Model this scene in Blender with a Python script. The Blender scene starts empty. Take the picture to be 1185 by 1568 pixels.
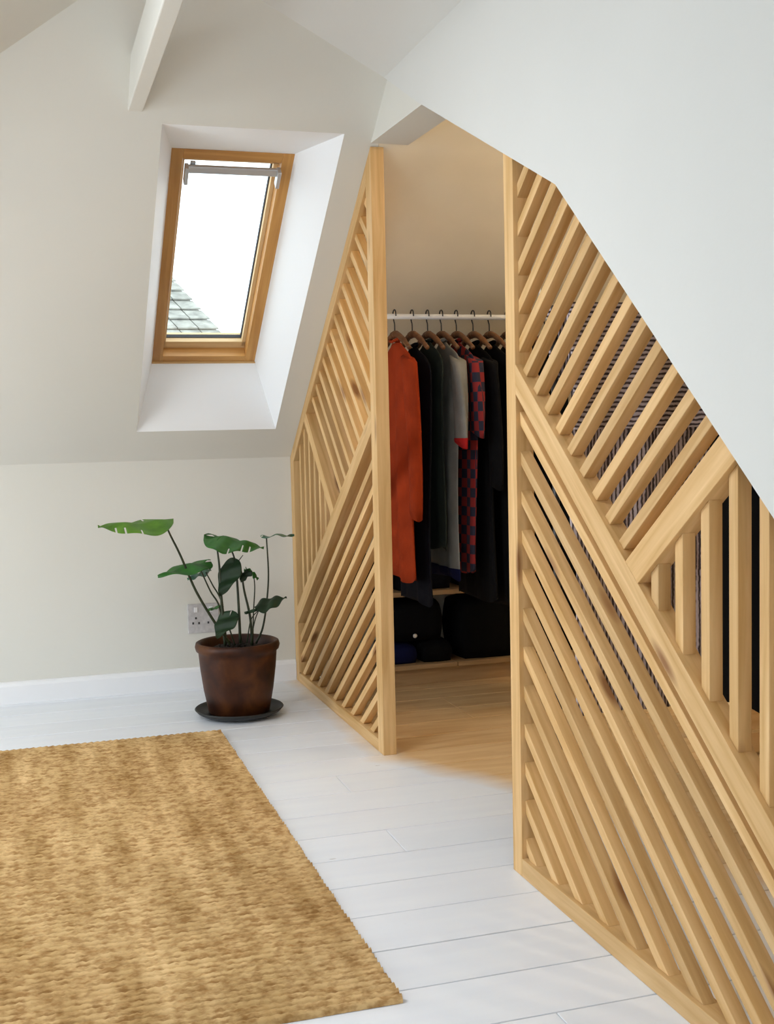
import bpy, bmesh, math, random
from mathutils import Vector, Matrix
random.seed(4)
C = bpy.context.scene.collection
S = bpy.context.scene

# ------------------------------------------------------------------ camera
cam_d = bpy.data.cameras.new('camera'); cam = bpy.data.objects.new('camera', cam_d); C.objects.link(cam)
yaw, pit, rol = math.radians(17.1535), math.radians(3.9543), math.radians(-1.2646)
fw0 = Vector((math.sin(yaw), math.cos(yaw), 0)); rt0 = Vector((math.cos(yaw), -math.sin(yaw), 0)); up0 = Vector((0, 0, 1))
FW = fw0*math.cos(pit) - up0*math.sin(pit); U2 = up0*math.cos(pit) + fw0*math.sin(pit)
RT = rt0*math.cos(rol) + U2*math.sin(rol); UP = U2*math.cos(rol) - rt0*math.sin(rol)
M = Matrix((RT, UP, -FW)).transposed().to_4x4(); M.translation = (0, 0, 1.2)
cam.matrix_world = M
cam_d.sensor_fit = 'HORIZONTAL'; cam_d.sensor_width = 36; cam_d.lens = 1798*36/1185
cam_d.clip_start = 0.02; cam_d.clip_end = 200
S.camera = cam
# ------------------------------------------------------------------ light
w = bpy.data.worlds.new('world'); S.world = w; w.use_nodes = True
bg = w.node_tree.nodes['Background']; bg.inputs[0].default_value = (0.80, 0.90, 1.0, 1); bg.inputs[1].default_value = 2.4

def area(name, loc, direction, sx, sy, power, col):
    l = bpy.data.lights.new(name, 'AREA'); l.shape = 'RECTANGLE'; l.size = sx; l.size_y = sy; l.energy = power; l.color = col
    o = bpy.data.objects.new(name, l); C.objects.link(o); o.location = loc
    o.rotation_euler = Vector(direction).to_track_quat('-Z', 'Y').to_euler(); return o
# daylight entering by the window in the left wall, the roof window above it and the gable window behind the camera
area('daylight_left_window', (-1.885, 4.1, 0.80), (1, 0, 0.02), 0.84, 2.0, 20, (0.90, 0.95, 1.0))
area('daylight_roof_far', (-0.62, 2.65, 2.06), (0.475, 0, -0.88), 0.84, 1.25, 26, (0.85, 0.925, 1.0))
area('daylight_gable', (0.2, -1.14, 1.45), (0, 1, -0.05), 1.5, 1.1, 6.5, (0.90, 0.95, 1.0))
S.view_settings.view_transform = 'Standard'; S.view_settings.look = 'None'
S.view_settings.exposure = 0.54; S.view_settings.gamma = 1.0; S.view_settings.use_curve_mapping = False

# ------------------------------------------------------------------ dimensions
XP = 1.231      # plane of the slatted partition (room-side face)
D = 5.552       # knee wall
ZK = 1.085; TR = 0.777          # knee wall height, slope of the roof
def roofz(y): return ZK + TR*(D - y)
YR = 3.554; ZR = 2.64           # main ridge

# ------------------------------------------------------------------ materials
def mat(name):
    m = bpy.data.materials.new(name); m.use_nodes = True
    nt = m.node_tree; return m, nt, nt.nodes['Principled BSDF']
def N(nt, t, **k):
    n = nt.nodes.new(t)
    for a, b in k.items():
        if a == 'ins':
            for i, v in b.items(): n.inputs[i].default_value = v
        else: setattr(n, a, b)
    return n
def ramp(nt, fac, stops):
    r = nt.nodes.new('ShaderNodeValToRGB'); el = r.color_ramp.elements
    while len(el) < len(stops): el.new(0.5)
    for e, (p, c) in zip(el, stops): e.position = p; e.color = (*c, 1)
    nt.links.new(fac, r.inputs[0]); return r.outputs[0]
def plain(name, col, rough=0.6, var=0.06, scale=6, bump=0.0, bscale=60, metal=0.0, spec=0.5):
    m, nt, b = mat(name); L = nt.links
    tc = N(nt, 'ShaderNodeTexCoord')
    n = N(nt, 'ShaderNodeTexNoise', ins={'Scale': scale, 'Detail': 4.0}); L.new(tc.outputs['Object'], n.inputs['Vector'])
    c0 = tuple(max(0, x*(1-var)) for x in col); c1 = tuple(min(1, x*(1+var)) for x in col)
    L.new(ramp(nt, n.outputs[0], [(0.3, c0), (0.7, c1)]), b.inputs['Base Color'])
    b.inputs['Roughness'].default_value = rough; b.inputs['Metallic'].default_value = metal
    b.inputs['Specular IOR Level'].default_value = spec
    if bump:
        n2 = N(nt, 'ShaderNodeTexNoise', ins={'Scale': bscale, 'Detail': 3.0}); L.new(tc.outputs['Object'], n2.inputs['Vector'])
        bp = N(nt, 'ShaderNodeBump', ins={'Strength': bump, 'Distance': 0.01}); L.new(n2.outputs[0], bp.inputs['Height']); L.new(bp.outputs[0], b.inputs['Normal'])
    return m
def wood(name, light, dark, knot=(0.18, 0.07, 0.02), rough=0.55, knots=True, grain=1.0):
    """timber whose grain runs along the object's own X axis"""
    m, nt, b = mat(name); L = nt.links
    tc = N(nt, 'ShaderNodeTexCoord'); oi = N(nt, 'ShaderNodeObjectInfo')
    add = N(nt, 'ShaderNodeVectorMath', operation='ADD')
    mul = N(nt, 'ShaderNodeMath', operation='MULTIPLY', ins={1: 37.0}); L.new(oi.outputs['Random'], mul.inputs[0])
    cmb = N(nt, 'ShaderNodeCombineXYZ'); 
    for i in range(3): L.new(mul.outputs[0], cmb.inputs[i])
    L.new(tc.outputs['Object'], add.inputs[0]); L.new(cmb.outputs[0], add.inputs[1])
    mp = N(nt, 'ShaderNodeMapping'); mp.inputs['Scale'].default_value = (1.6, 26, 26); L.new(add.outputs[0], mp.inputs[0])
    n = N(nt, 'ShaderNodeTexNoise', ins={'Scale': 1.6*grain, 'Detail': 6.0, 'Distortion': 0.6}); L.new(mp.outputs[0], n.inputs['Vector'])
    c = ramp(nt, n.outputs[0], [(0.28, dark), (0.72, light)])
    hsv = N(nt, 'ShaderNodeHueSaturation'); L.new(c, hsv.inputs['Color'])
    mr = N(nt, 'ShaderNodeMapRange', ins={'To Min': 0.88, 'To Max': 1.1}); L.new(oi.outputs['Random'], mr.inputs[0]); L.new(mr.outputs[0], hsv.inputs['Value'])
    out = hsv.outputs[0]
    if knots:
        mp2 = N(nt, 'ShaderNodeMapping'); mp2.inputs['Scale'].default_value = (2.2, 9, 9); L.new(add.outputs[0], mp2.inputs[0])
        v = N(nt, 'ShaderNodeTexVoronoi', ins={'Scale': 1.0}); L.new(mp2.outputs[0], v.inputs['Vector'])
        k = ramp(nt, v.outputs['Distance'], [(0.07, (1, 1, 1)), (0.17, (0, 0, 0))])
        mx = N(nt, 'ShaderNodeMix', data_type='RGBA'); L.new(k, mx.inputs[0]); L.new(out, mx.inputs[6]); mx.inputs[7].default_value = (*knot, 1)
        out = mx.outputs[2]
    L.new(out, b.inputs['Base Color']); b.inputs['Roughness'].default_value = rough
    bp = N(nt, 'ShaderNodeBump', ins={'Strength': 0.15, 'Distance': 0.004}); L.new(n.outputs[0], bp.inputs['Height']); L.new(bp.outputs[0], b.inputs['Normal'])
    return m
MAT = {}
MAT['wall'] = plain('matt_white_plaster', (0.71, 0.695, 0.635), 0.9, 0.02, 1.5, 0.06, 30, spec=0.2)
MAT['wall_light_tint'] = plain('matt_white_plaster_light_tint', (0.70, 0.695, 0.665), 0.9, 0.02, 1.5, 0.06, 30, spec=0.2)  # same white paint as the walls; its tint carries the right side's light
MAT['closet'] = plain('bare_tan_plaster', (0.82, 0.74, 0.58), 0.9, 0.06, 2.5, 0.1, 20, spec=0.2)
MAT['gloss'] = plain('white_gloss_trim', (0.84, 0.84, 0.85), 0.4, 0.01, 3)
MAT['lining'] = plain('white_painted_lining', (0.86, 0.87, 0.88), 0.6, 0.01, 3)
MAT['pine'] = wood("pine", (0.76, 0.50, 0.235), (0.55, 0.31, 0.10), (0.28, 0.12, 0.035))
MAT['winwood'] = wood('varnished_window_pine', (0.62, 0.33, 0.10), (0.44, 0.20, 0.05), knots=False, rough=0.35)
MAT['shelfwood'] = wood('raw_shelf_board', (0.50, 0.33, 0.17), (0.36, 0.22, 0.10), knots=False)
MAT['hangerwood'] = wood('hanger_wood', (0.20, 0.085, 0.028), (0.10, 0.04, 0.015), knots=False)
MAT['crate'] = wood('pale_crate_wood', (0.80, 0.60, 0.34), (0.66, 0.45, 0.22), knots=False)
MAT['metal'] = plain('white_coated_metal', (0.80, 0.79, 0.76), 0.35, 0.02, 5)
MAT['silver'] = plain('brushed_aluminium', (0.55, 0.57, 0.60), 0.35, 0.03, 8, metal=0.7)
MAT['black'] = plain('black_metal', (0.015, 0.015, 0.017), 0.4, 0.05, 8)
MAT['rubber'] = plain('dark_seal', (0.03, 0.03, 0.035), 0.7, 0.05, 8)
MAT['plate'] = plain('mottled_socket_plate', (0.52, 0.50, 0.50), 0.4, 0.12, 60)
MAT['soil'] = plain('dark_potting_soil', (0.020, 0.014, 0.010), 0.95, 0.5, 60, 0.8, 90)
MAT['saucer'] = plain('dark_glazed_saucer', (0.012, 0.012, 0.011), 0.5, 0.2, 12)
MAT['stem'] = plain('plant_stem', (0.020, 0.030, 0.010), 0.5, 0.3, 20)
MAT['tiles'] = plain('weathered_roof_tile', (0.30, 0.29, 0.25), 0.9, 0.35, 9, 0.3, 20)
MAT['render'] = plain('grey_house_render', (0.5, 0.48, 0.45), 0.9, 0.08, 4)
# terracotta with darker stains
def terracotta():
    m, nt, b = mat('aged_brown_terracotta'); L = nt.links
    tc = N(nt, 'ShaderNodeTexCoord')
    n = N(nt, 'ShaderNodeTexNoise', ins={'Scale': 9.0, 'Detail': 5.0, 'Distortion': 0.4}); L.new(tc.outputs['Object'], n.inputs['Vector'])
    L.new(ramp(nt, n.outputs[0], [(0.3, (0.013, 0.003, 0.001)), (0.5, (0.050, 0.013, 0.003)), (0.68, (0.10, 0.032, 0.006))]), b.inputs['Base Color'])
    b.inputs['Roughness'].default_value = 0.5; b.inputs['Specular IOR Level'].default_value = 0.3
    bp = N(nt, 'ShaderNodeBump', ins={'Strength': 0.2, 'Distance': 0.004}); L.new(n.outputs[0], bp.inputs['Height']); L.new(bp.outputs[0], b.inputs['Normal'])
    return m
MAT['terracotta'] = terracotta()
def leafmat(name, a, c, rough=0.35, trans=0.25):
    m, nt, b = mat(name); L = nt.links
    tc = N(nt, 'ShaderNodeTexCoord')
    n = N(nt, 'ShaderNodeTexNoise', ins={'Scale': 14.0, 'Detail': 3.0}); L.new(tc.outputs['Object'], n.inputs['Vector'])
    col = ramp(nt, n.outputs[0], [(0.3, a), (0.7, c)]); L.new(col, b.inputs['Base Color']); b.inputs['Roughness'].default_value = rough
    tr = N(nt, 'ShaderNodeBsdfTranslucent'); L.new(col, tr.inputs[0])
    mx = N(nt, 'ShaderNodeMixShader', ins={0: trans}); out = nt.nodes['Material Output']
    L.new(b.outputs[0], mx.inputs[1]); L.new(tr.outputs[0], mx.inputs[2]); L.new(mx.outputs[0], out.inputs[0])
    return m
MAT['leaf_light'] = leafmat('fresh_green_leaf', (0.10, 0.26, 0.02), (0.20, 0.42, 0.04), trans=0.45)
MAT['leaf'] = leafmat('green_leaf', (0.02, 0.12, 0.012), (0.045, 0.20, 0.022), rough=0.5)
MAT['leaf_dark'] = leafmat('dark_green_leaf', (0.003, 0.018, 0.003), (0.008, 0.034, 0.006), rough=0.6, trans=0.1)
MAT['leaf_teal'] = leafmat('blue_green_leaf', (0.05, 0.17, 0.10), (0.09, 0.26, 0.15))
# painted floor that fades to bare boards inside the closet
def floor_mat():
    m, nt, b = mat('floorboard_paint_and_bare_wood'); L = nt.links
    geo = N(nt, 'ShaderNodeNewGeometry'); sp = N(nt, 'ShaderNodeSeparateXYZ'); L.new(geo.outputs['Position'], sp.inputs[0])
    oi = N(nt, 'ShaderNodeObjectInfo')
    def ma(op, a, c, clamp=False):
        q = N(nt, 'ShaderNodeMath', operation=op, use_clamp=clamp)
        for i, v in enumerate((a, c)):
            if isinstance(v, (int, float)): q.inputs[i].default_value = v
            else: L.new(v, q.inputs[i])
        return q.outputs[0]
    x, y = sp.outputs[0], sp.outputs[1]
    e1 = ma('ADD', ma('MULTIPLY', ma('SUBTRACT', 4.05, y), 0.62), 1.22)
    e2 = ma('ADD', ma('MULTIPLY', ma('SUBTRACT', 3.5, y), 0.22), 1.56)
    edge = ma('MAXIMUM', ma('MINIMUM', e1, e2), 1.22)
    nz = N(nt, 'ShaderNodeTexNoise', ins={'Scale': 5.0, 'Detail': 3.0}); L.new(geo.outputs['Position'], nz.inputs['Vector'])
    d = ma('ADD', ma('SUBTRACT', x, edge), ma('MULTIPLY', ma('SUBTRACT', nz.outputs[0], 0.5), 0.12))
    fac = ma('ADD', ma('MULTIPLY', d, 6.0), 0.4, True)
    ft = N(nt, 'ShaderNodeMapping'); ft.inputs['Scale'].default_value = (1.3, 9, 1); L.new(geo.outputs['Position'], ft.inputs[0])
    n = N(nt, 'ShaderNodeTexNoise', ins={'Scale': 1.6, 'Detail': 5.0, 'Distortion': 1.2}); L.new(ft.outputs[0], n.inputs['Vector'])
    wd = ramp(nt, n.outputs[0], [(0.3, (0.68, 0.43, 0.19)), (0.7, (0.86, 0.63, 0.35))])
    n3 = N(nt, 'ShaderNodeTexNoise', ins={'Scale': 2.0, 'Detail': 4.0}); L.new(ft.outputs[0], n3.inputs['Vector'])
    pt = ramp(nt, n3.outputs[0], [(0.3, (0.82, 0.85, 0.91)), (0.7, (0.86, 0.89, 0.935))])
    # small chips and marks in the paint
    v = N(nt, 'ShaderNodeTexVoronoi', ins={'Scale': 1.9}); L.new(ft.outputs[0], v.inputs['Vector'])
    chip = ramp(nt, v.outputs['Distance'], [(0.018, (1, 1, 1)), (0.03, (0, 0, 0))])
    mc = N(nt, 'ShaderNodeMix', data_type='RGBA'); L.new(chip, mc.inputs[0]); L.new(pt, mc.inputs[6]); mc.inputs[7].default_value = (0.35, 0.30, 0.25, 1)
    mx = N(nt, 'ShaderNodeMix', data_type='RGBA'); L.new(fac, mx.inputs[0]); L.new(mc.outputs[2], mx.inputs[6]); L.new(wd, mx.inputs[7])
    hsv = N(nt, 'ShaderNodeHueSaturation'); mr = N(nt, 'ShaderNodeMapRange', ins={'To Min': 0.97, 'To Max': 1.02}); L.new(oi.outputs['Random'], mr.inputs[0]); L.new(mr.outputs[0], hsv.inputs['Value'])
    L.new(mx.outputs[2], hsv.inputs['Color']); L.new(hsv.outputs[0], b.inputs['Base Color'])
    b.inputs['Roughness'].default_value = 0.42
    bp = N(nt, 'ShaderNodeBump', ins={'Strength': 0.08, 'Distance': 0.004}); L.new(n.outputs[0], bp.inputs['Height']); L.new(bp.outputs[0], b.inputs['Normal'])
    return m
MAT['floor'] = floor_mat()
def rug_mat():
    m, nt, b = mat('jute_fibre'); L = nt.links
    tc = N(nt, 'ShaderNodeTexCoord')
    mp = N(nt, 'ShaderNodeMapping'); mp.inputs['Scale'].default_value = (14, 1.6, 1); L.new(tc.outputs['Object'], mp.inputs[0])
    n1 = N(nt, 'ShaderNodeTexNoise', ins={'Scale': 1.0, 'Detail': 4.0}); L.new(mp.outputs[0], n1.inputs['Vector'])
    mp2 = N(nt, 'ShaderNodeMapping'); mp2.inputs['Scale'].default_value = (38, 90, 40); L.new(tc.outputs['Object'], mp2.inputs[0])
    n2 = N(nt, 'ShaderNodeTexNoise', ins={'Scale': 1.0, 'Detail': 3.0}); L.new(mp2.outputs[0], n2.inputs['Vector'])
    n4 = N(nt, 'ShaderNodeTexNoise', ins={'Scale': 2.2, 'Detail': 2.0}); L.new(tc.outputs['Object'], n4.inputs['Vector'])
    a = ramp(nt, n1.outputs[0], [(0.3, (0.50, 0.32, 0.13)), (0.7, (0.80, 0.57, 0.29))])
    bq = ramp(nt, n2.outputs[0], [(0.34, (0.48, 0.36, 0.24)), (0.58, (1, 1, 1))])
    mx = N(nt, 'ShaderNodeMix', data_type='RGBA', blend_type='MULTIPLY'); mx.inputs[0].default_value = 0.8; L.new(a, mx.inputs[6]); L.new(bq, mx.inputs[7])
    mr = ramp(nt, n4.outputs[0], [(0.3, (0.88, 0.84, 0.80)), (0.7, (1, 1, 1))])
    m2 = N(nt, 'ShaderNodeMix', data_type='RGBA', blend_type='MULTIPLY'); m2.inputs[0].default_value = 1; L.new(mx.outputs[2], m2.inputs[6]); L.new(mr, m2.inputs[7])
    L.new(m2.outputs[2], b.inputs['Base Color']); b.inputs['Roughness'].default_value = 0.95; b.inputs['Specular IOR Level'].default_value = 0.1
    bp = N(nt, 'ShaderNodeBump', ins={'Strength': 0.4, 'Distance': 0.004}); L.new(n2.outputs[0], bp.inputs['Height']); L.new(bp.outputs[0], b.inputs['Normal'])
    return m
MAT['rug'] = rug_mat()
def cloth(name, col, var=0.15, rough=0.9):
    return plain(name, col, rough, var, 10, 0.15, 200, spec=0.15)
MAT['orange'] = cloth('orange_cotton', (0.34, 0.040, 0.008))
MAT['blackcloth'] = cloth('black_cotton', (0.003, 0.003, 0.0035))
MAT['navy'] = cloth('navy_cotton', (0.004, 0.0045, 0.008))
MAT['greycloth'] = cloth('grey_linen', (0.24, 0.24, 0.225))
MAT['whitecloth'] = cloth('off_white_linen', (0.66, 0.62, 0.54))
MAT['greencloth'] = cloth('grey_green_cotton', (0.022, 0.03, 0.026))
MAT['bluebox'] = cloth('dark_blue_fabric', (0.006, 0.008, 0.045))
MAT['redcuff'] = cloth('red_trim', (0.45, 0.02, 0.02))
def plaid():
    m, nt, b = mat('red_navy_plaid'); L = nt.links
    tc = N(nt, 'ShaderNodeTexCoord')
    ck = N(nt, 'ShaderNodeTexChecker', ins={'Scale': 26.0}); ck.inputs[1].default_value = (0.24, 0.014, 0.014, 1); ck.inputs[2].default_value = (0.012, 0.014, 0.035, 1)
    L.new(tc.outputs['Object'], ck.inputs[0]); L.new(ck.outputs[0], b.inputs['Base Color']); b.inputs['Roughness'].default_value = 0.9; return m
MAT['plaid'] = plaid()
def throw_mat(name, vertical):
    m, nt, b = mat(name); L = nt.links
    tc = N(nt, 'ShaderNodeTexCoord')
    wv = N(nt, 'ShaderNodeTexWave', ins={'Scale': 22.0 if not vertical else 24.0, 'Distortion': 2.0, 'Detail': 2.0, 'Detail Scale': 2.0}); wv.bands_direction = 'X' if vertical else 'Z'
    L.new(tc.outputs['Object'], wv.inputs['Vector'])
    L.new(ramp(nt, wv.outputs[0], [(0.25, (0.07, 0.05, 0.05)), (0.5, (0.48, 0.39, 0.41)), (0.9, (0.62, 0.54, 0.56))]), b.inputs['Base Color'])
    b.inputs['Roughness'].default_value = 0.95; return m
MAT['throw_h'] = throw_mat('mauve_grey_ribbed_wool_across', False)
MAT['throw_v'] = throw_mat('mauve_grey_ribbed_wool_down', True)
def glass():
    m, nt, b = mat('window_glass'); L = nt.links
    t = N(nt, 'ShaderNodeBsdfTransparent'); t.inputs[0].default_value = (0.96, 0.98, 0.97, 1)
    g = N(nt, 'ShaderNodeBsdfGlossy'); g.inputs['Roughness'].default_value = 0.02
    mx = N(nt, 'ShaderNodeMixShader', ins={0: 0.05})
    L.new(t.outputs[0], mx.inputs[1]); L.new(g.outputs[0], mx.inputs[2]); L.new(mx.outputs[0], nt.nodes['Material Output'].inputs[0])
    return m
MAT['glass'] = glass()

# ------------------------------------------------------------------ helpers
def obj(name, bm, m, parent=None, smooth=False, mtx=None, bevel=0):
    me = bpy.data.meshes.new(name)
    bmesh.ops.remove_doubles(bm, verts=bm.verts, dist=1e-6)
    bmesh.ops.recalc_face_normals(bm, faces=bm.faces); bm.to_mesh(me); bm.free()
    me.materials.append(MAT[m] if isinstance(m, str) else m)
    if smooth:
        for p in me.polygons: p.use_smooth = True
    o = bpy.data.objects.new(name, me); C.objects.link(o)
    if mtx is not None: o.matrix_world = mtx
    if parent is not None:
        o.parent = parent; o.matrix_parent_inverse = Matrix.LocRotScale(parent.location, parent.rotation_euler, None).inverted()
    if bevel:
        b = o.modifiers.new('bevel', 'BEVEL'); b.width = bevel; b.segments = 2; b.limit_method = 'ANGLE'
    return o
def struct(o): o['kind'] = 'structure'; return o
def tag(o, label, cat, group=None):
    o['label'] = label; o['category'] = cat
    if group: o['group'] = group
    return o
def thing(name, label, cat, loc=(0, 0, 0), group=None):
    o = bpy.data.objects.new(name, None); C.objects.link(o); o.location = loc; o.empty_display_size = 0.1
    return tag(o, label, cat, group)
def box(bm, a, b):
    vs = [bm.verts.new((x, y, z)) for x in (a[0], b[0]) for y in (a[1], b[1]) for z in (a[2], b[2])]
    for f in ((0,1,3,2),(4,6,7,5),(0,4,5,1),(2,3,7,6),(0,2,6,4),(1,5,7,3)): bm.faces.new([vs[i] for i in f])
    return vs
def bx(a, b):
    bm = bmesh.new(); box(bm, a, b); return bm
def prism(bm, poly, ext):
    """polygon (3D points) extruded by the vector ext"""
    e = Vector(ext); p = [Vector(q) for q in poly]
    v0 = [bm.verts.new(q) for q in p]; v1 = [bm.verts.new(q+e) for q in p]; n = len(p)
    bm.faces.new(v0); bm.faces.new(v1[::-1])
    for i in range(n): bm.faces.new([v0[i], v0[(i+1) % n], v1[(i+1) % n], v1[i]])
def pr(poly, ext):
    bm = bmesh.new(); prism(bm, poly, ext); return bm
def tube(bm, pts, rad, seg=8, caps=True):
    pts = [Vector(p) for p in pts]; n = len(pts)
    if not isinstance(rad, (list, tuple)): rad = [rad]*n
    prev = None; rings = []
    for i, p in enumerate(pts):
        t = (pts[min(i+1, n-1)] - pts[max(i-1, 0)]).normalized()
        if prev is None:
            a = Vector((0, 0, 1)) if abs(t.z) < 0.9 else Vector((1, 0, 0)); u = t.cross(a).normalized()
        else: u = (prev - t*prev.dot(t)).normalized()
        prev = u; v = t.cross(u)
        rings.append([bm.verts.new(p + (u*math.cos(2*math.pi*k/seg) + v*math.sin(2*math.pi*k/seg))*rad[i]) for k in range(seg)])
    for r0, r1 in zip(rings, rings[1:]):
        for k in range(seg): bm.faces.new([r0[k], r0[(k+1) % seg], r1[(k+1) % seg], r1[k]])
    if caps: bm.faces.new(rings[0][::-1]); bm.faces.new(rings[-1])
def tb(pts, rad, seg=8):
    bm = bmesh.new(); tube(bm, pts, rad, seg); return bm
def smooth_path(pts, n=6):
    pts = [Vector(p) for p in pts]; out = []
    P = [pts[0]*2-pts[1]] + pts + [pts[-1]*2-pts[-2]]
    for i in range(1, len(P)-2):
        for k in range(n):
            t = k/n; a, b, c, d = P[i-1], P[i], P[i+1], P[i+2]
            out.append(0.5*((2*b) + (c-a)*t + (2*a-5*b+4*c-d)*t*t + (3*b-a-3*c+d)*t**3))
    out.append(pts[-1]); return out
def lathe(prof, seg=48):
    bm = bmesh.new(); rings = []
    for r, z in prof:
        if r < 1e-5: rings.append([bm.verts.new((0, 0, z))])
        else: rings.append([bm.verts.new((r*math.cos(2*math.pi*k/seg), r*math.sin(2*math.pi*k/seg), z)) for k in range(seg)])
    for a, b in zip(rings, rings[1:]):
        for k in range(seg):
            k2 = (k+1) % seg
            if len(a) == 1 and len(b) > 1: bm.faces.new([a[0], b[k], b[k2]])
            elif len(b) == 1 and len(a) > 1: bm.faces.new([a[k], b[0], a[k2]])
            elif len(a) > 1: bm.faces.new([a[k], b[k], b[k2], a[k2]])
    return bm

# ================================================================== SETTING
XL, XE, YB = -1.9, 3.6, -1.2     # left wall, closet end wall, wall behind the camera
WX = 0.459                        # ridge of the cross wing
floor = struct(obj('floor', bx((XL, YB, -0.10), (XE, D+0.02, -0.024)), 'shelfwood'))
pitch = 0.1975; y = 2.336 - pitch*18; row = 0
while y < D:
    y0, y1 = max(y, YB), min(y+pitch, D)
    if y1 - y0 > 0.01:
        cuts = [XL] + sorted(random.choice([(0.15, 2.6), (1.0, 3.0), (-0.4, 2.0), (-1.0, 1.75)])) + [XE]
        for a, b in zip(cuts, cuts[1:]):
            cx, cy = (a+b)/2, (y0+y1)/2
            bm = bx((a+0.0008-cx, y0+0.0020-cy, -0.024), (b-0.0008-cx, y1-0.0020-cy, random.uniform(-0.0006, 0.0)))
            obj('floorboard', bm, 'floor', floor, mtx=Matrix.Translation((cx, cy, 0)), bevel=0.0016)
    y += pitch; row += 1
# knee wall and skirting
struct(obj('wall_back', bx((XL, D, 0), (XP+0.03, D+0.1, ZK+0.02)), 'wall'))
struct(obj('wall_closet_back', bx((XP+0.03, D, 0), (XE, D+0.1, ZK+0.02)), 'closet'))
bm = pr([(XL, D, 0), (XL, D-0.020, 0), (XL, D-0.020, 0.080), (XL, D-0.015, 0.092), (XL, D-0.008, 0.099), (XL, D, 0.100)], (XP-XL-0.002, 0, 0))
struct(obj('baseboard_back', bm, 'gloss'))
# main roof slope with the skylight opening
SX0, SX1, SA, SB = 0.493, 1.127, 0.174, 1.493
def slope_grid(xs, ss, hole=None, th=0.06):
    bm = bmesh.new(); nrm = Vector((0, TR, 1)).normalized()*th
    for i in range(len(xs)-1):
        for j in range(len(ss)-1):
            if hole == (i, j): continue
            q = [(xs[i], D-ss[j], ZK+TR*ss[j]), (xs[i+1], D-ss[j], ZK+TR*ss[j]), (xs[i+1], D-ss[j+1], ZK+TR*ss[j+1]), (xs[i], D-ss[j+1], ZK+TR*ss[j+1])]
            prism(bm, q, nrm)
    return bm
struct(obj('ceiling_back_slope', slope_grid([XL, SX0, SX1, XP+0.03], [0, SA, SB, D-YR], hole=(1, 1)), 'wall'))
struct(obj('ceiling_closet_back_slope', slope_grid([XP+0.031, XE], [0, D-YR]), 'closet'))
# closet front slope, its low wall and end wall
def sz(y): return 1.768 + 0.87*(y-2.555)
struct(obj('ceiling_closet_front_slope', pr([(XP+0.08, YR, ZR), (XP+0.08, 1.2, sz(1.2)), (XP+0.08, 1.14, sz(1.2)), (XP+0.08, YR, ZR+0.07)], (XE-XP-0.08, 0, 0)), 'closet'))
struct(obj('wall_closet_front', bx((XP+0.08, 1.1, 0), (XE, 1.2, sz(1.2))), 'closet'))
struct(obj('wall_closet_end', pr([(XE, 1.1, 0), (XE, D+0.1, 0), (XE, D+0.1, ZK), (XE, YR, ZR+0.05), (XE, 1.1, 0.6)], (0.1, 0, 0)), 'closet'))
# cheek wall above the partition on the right, down to the floor nearer the camera
zp = 2.640 - 0.328*(XP-WX)
R_ = (XP-0.012, 3.885, zp+0.01)
cheek = [R_, (XP-0.012, 3.531, 2.218), (XP-0.012, 2.555, 1.768), (XP-0.012, 1.2, 1.768-0.87*1.355), (XP-0.012, 1.2, 0), (XP-0.012, YB, 0), (XP-0.012, YB, zp+0.01)]
struct(obj('wall_right', pr(cheek, (0.09, 0, 0)), 'wall_light_tint'))
# ceiling of the cross wing, right pitch and left pitch (with two roof window openings)
def yr(z): return D - (z-ZK)/TR
bm = pr([(WX, YB, ZR), (XP+0.05, YB, ZR-0.328*(XP+0.05-WX)), (XP+0.05, yr(ZR-0.328*(XP+0.05-WX)), ZR-0.328*(XP+0.05-WX)), (WX, YR, ZR)], (0, 0, 0.08))
struct(obj('ceiling_wing_right', bm, 'wall_light_tint'))
bm = bmesh.new(); KL = 0.54
zz = lambda x: ZR - KL*(WX-x)
xs = [XL, -1.0, -0.24, WX]; ys = [YB, 0.25, 1.55, 2.0, 3.3]
for i in range(3):
    for j in range(4):
        if i == 1 and j == 3: continue
        x0, x1, y0, y1 = xs[i], xs[i+1], ys[j], ys[j+1]
        prism(bm, [(x0, y0, zz(x0)), (x1, y0, zz(x1)), (x1, y1, zz(x1)), (x0, y1, zz(x0))], (0, 0, 0.08))
prism(bm, [(XL, 3.3, zz(XL)), (WX, 3.3, ZR), (WX, YR, ZR), (XL, yr(zz(XL)), zz(XL))], (0, 0, 0.08))
struct(obj('ceiling_wing_left', bm, 'wall'))
bm = bmesh.new(); zt_ = zz(XL)+0.03
box(bm, (XL-0.1, YB, 0), (XL, 3.06, zt_)); box(bm, (XL-0.1, 5.14, 0), (XL, D+0.1, zt_))
box(bm, (XL-0.1, 3.06, 0), (XL, 5.14, 0.36)); box(bm, (XL-0.1, 3.06, 1.24), (XL, 5.14, zt_))
struct(obj('wall_left', bm, 'wall'))
# timber frame round the roof window opening of the left pitch
w2 = struct(obj('window_2', pr([(-1.0, 2.0, zz(-1.0)-0.004), (-0.95, 2.0, zz(-0.95)-0.004), (-0.95, 2.0, zz(-0.95)+0.12), (-1.0, 2.0, zz(-1.0)+0.12)], (0, 1.3, 0)), 'winwood'))
obj('window_frame', pr([(-0.29, 2.0, zz(-0.29)-0.004), (-0.24, 2.0, zz(-0.24)-0.004), (-0.24, 2.0, zz(-0.24)+0.12), (-0.29, 2.0, zz(-0.29)+0.12)], (0, 1.3, 0)), 'winwood', w2)
for yy_ in (2.0, 3.25):
    obj('window_frame', pr([(-0.95, yy_, zz(-0.95)-0.004), (-0.29, yy_, zz(-0.29)-0.004), (-0.29, yy_, zz(-0.29)+0.12), (-0.95, yy_, zz(-0.95)+0.12)], (0, 0.05, 0)), 'winwood', w2)
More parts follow.
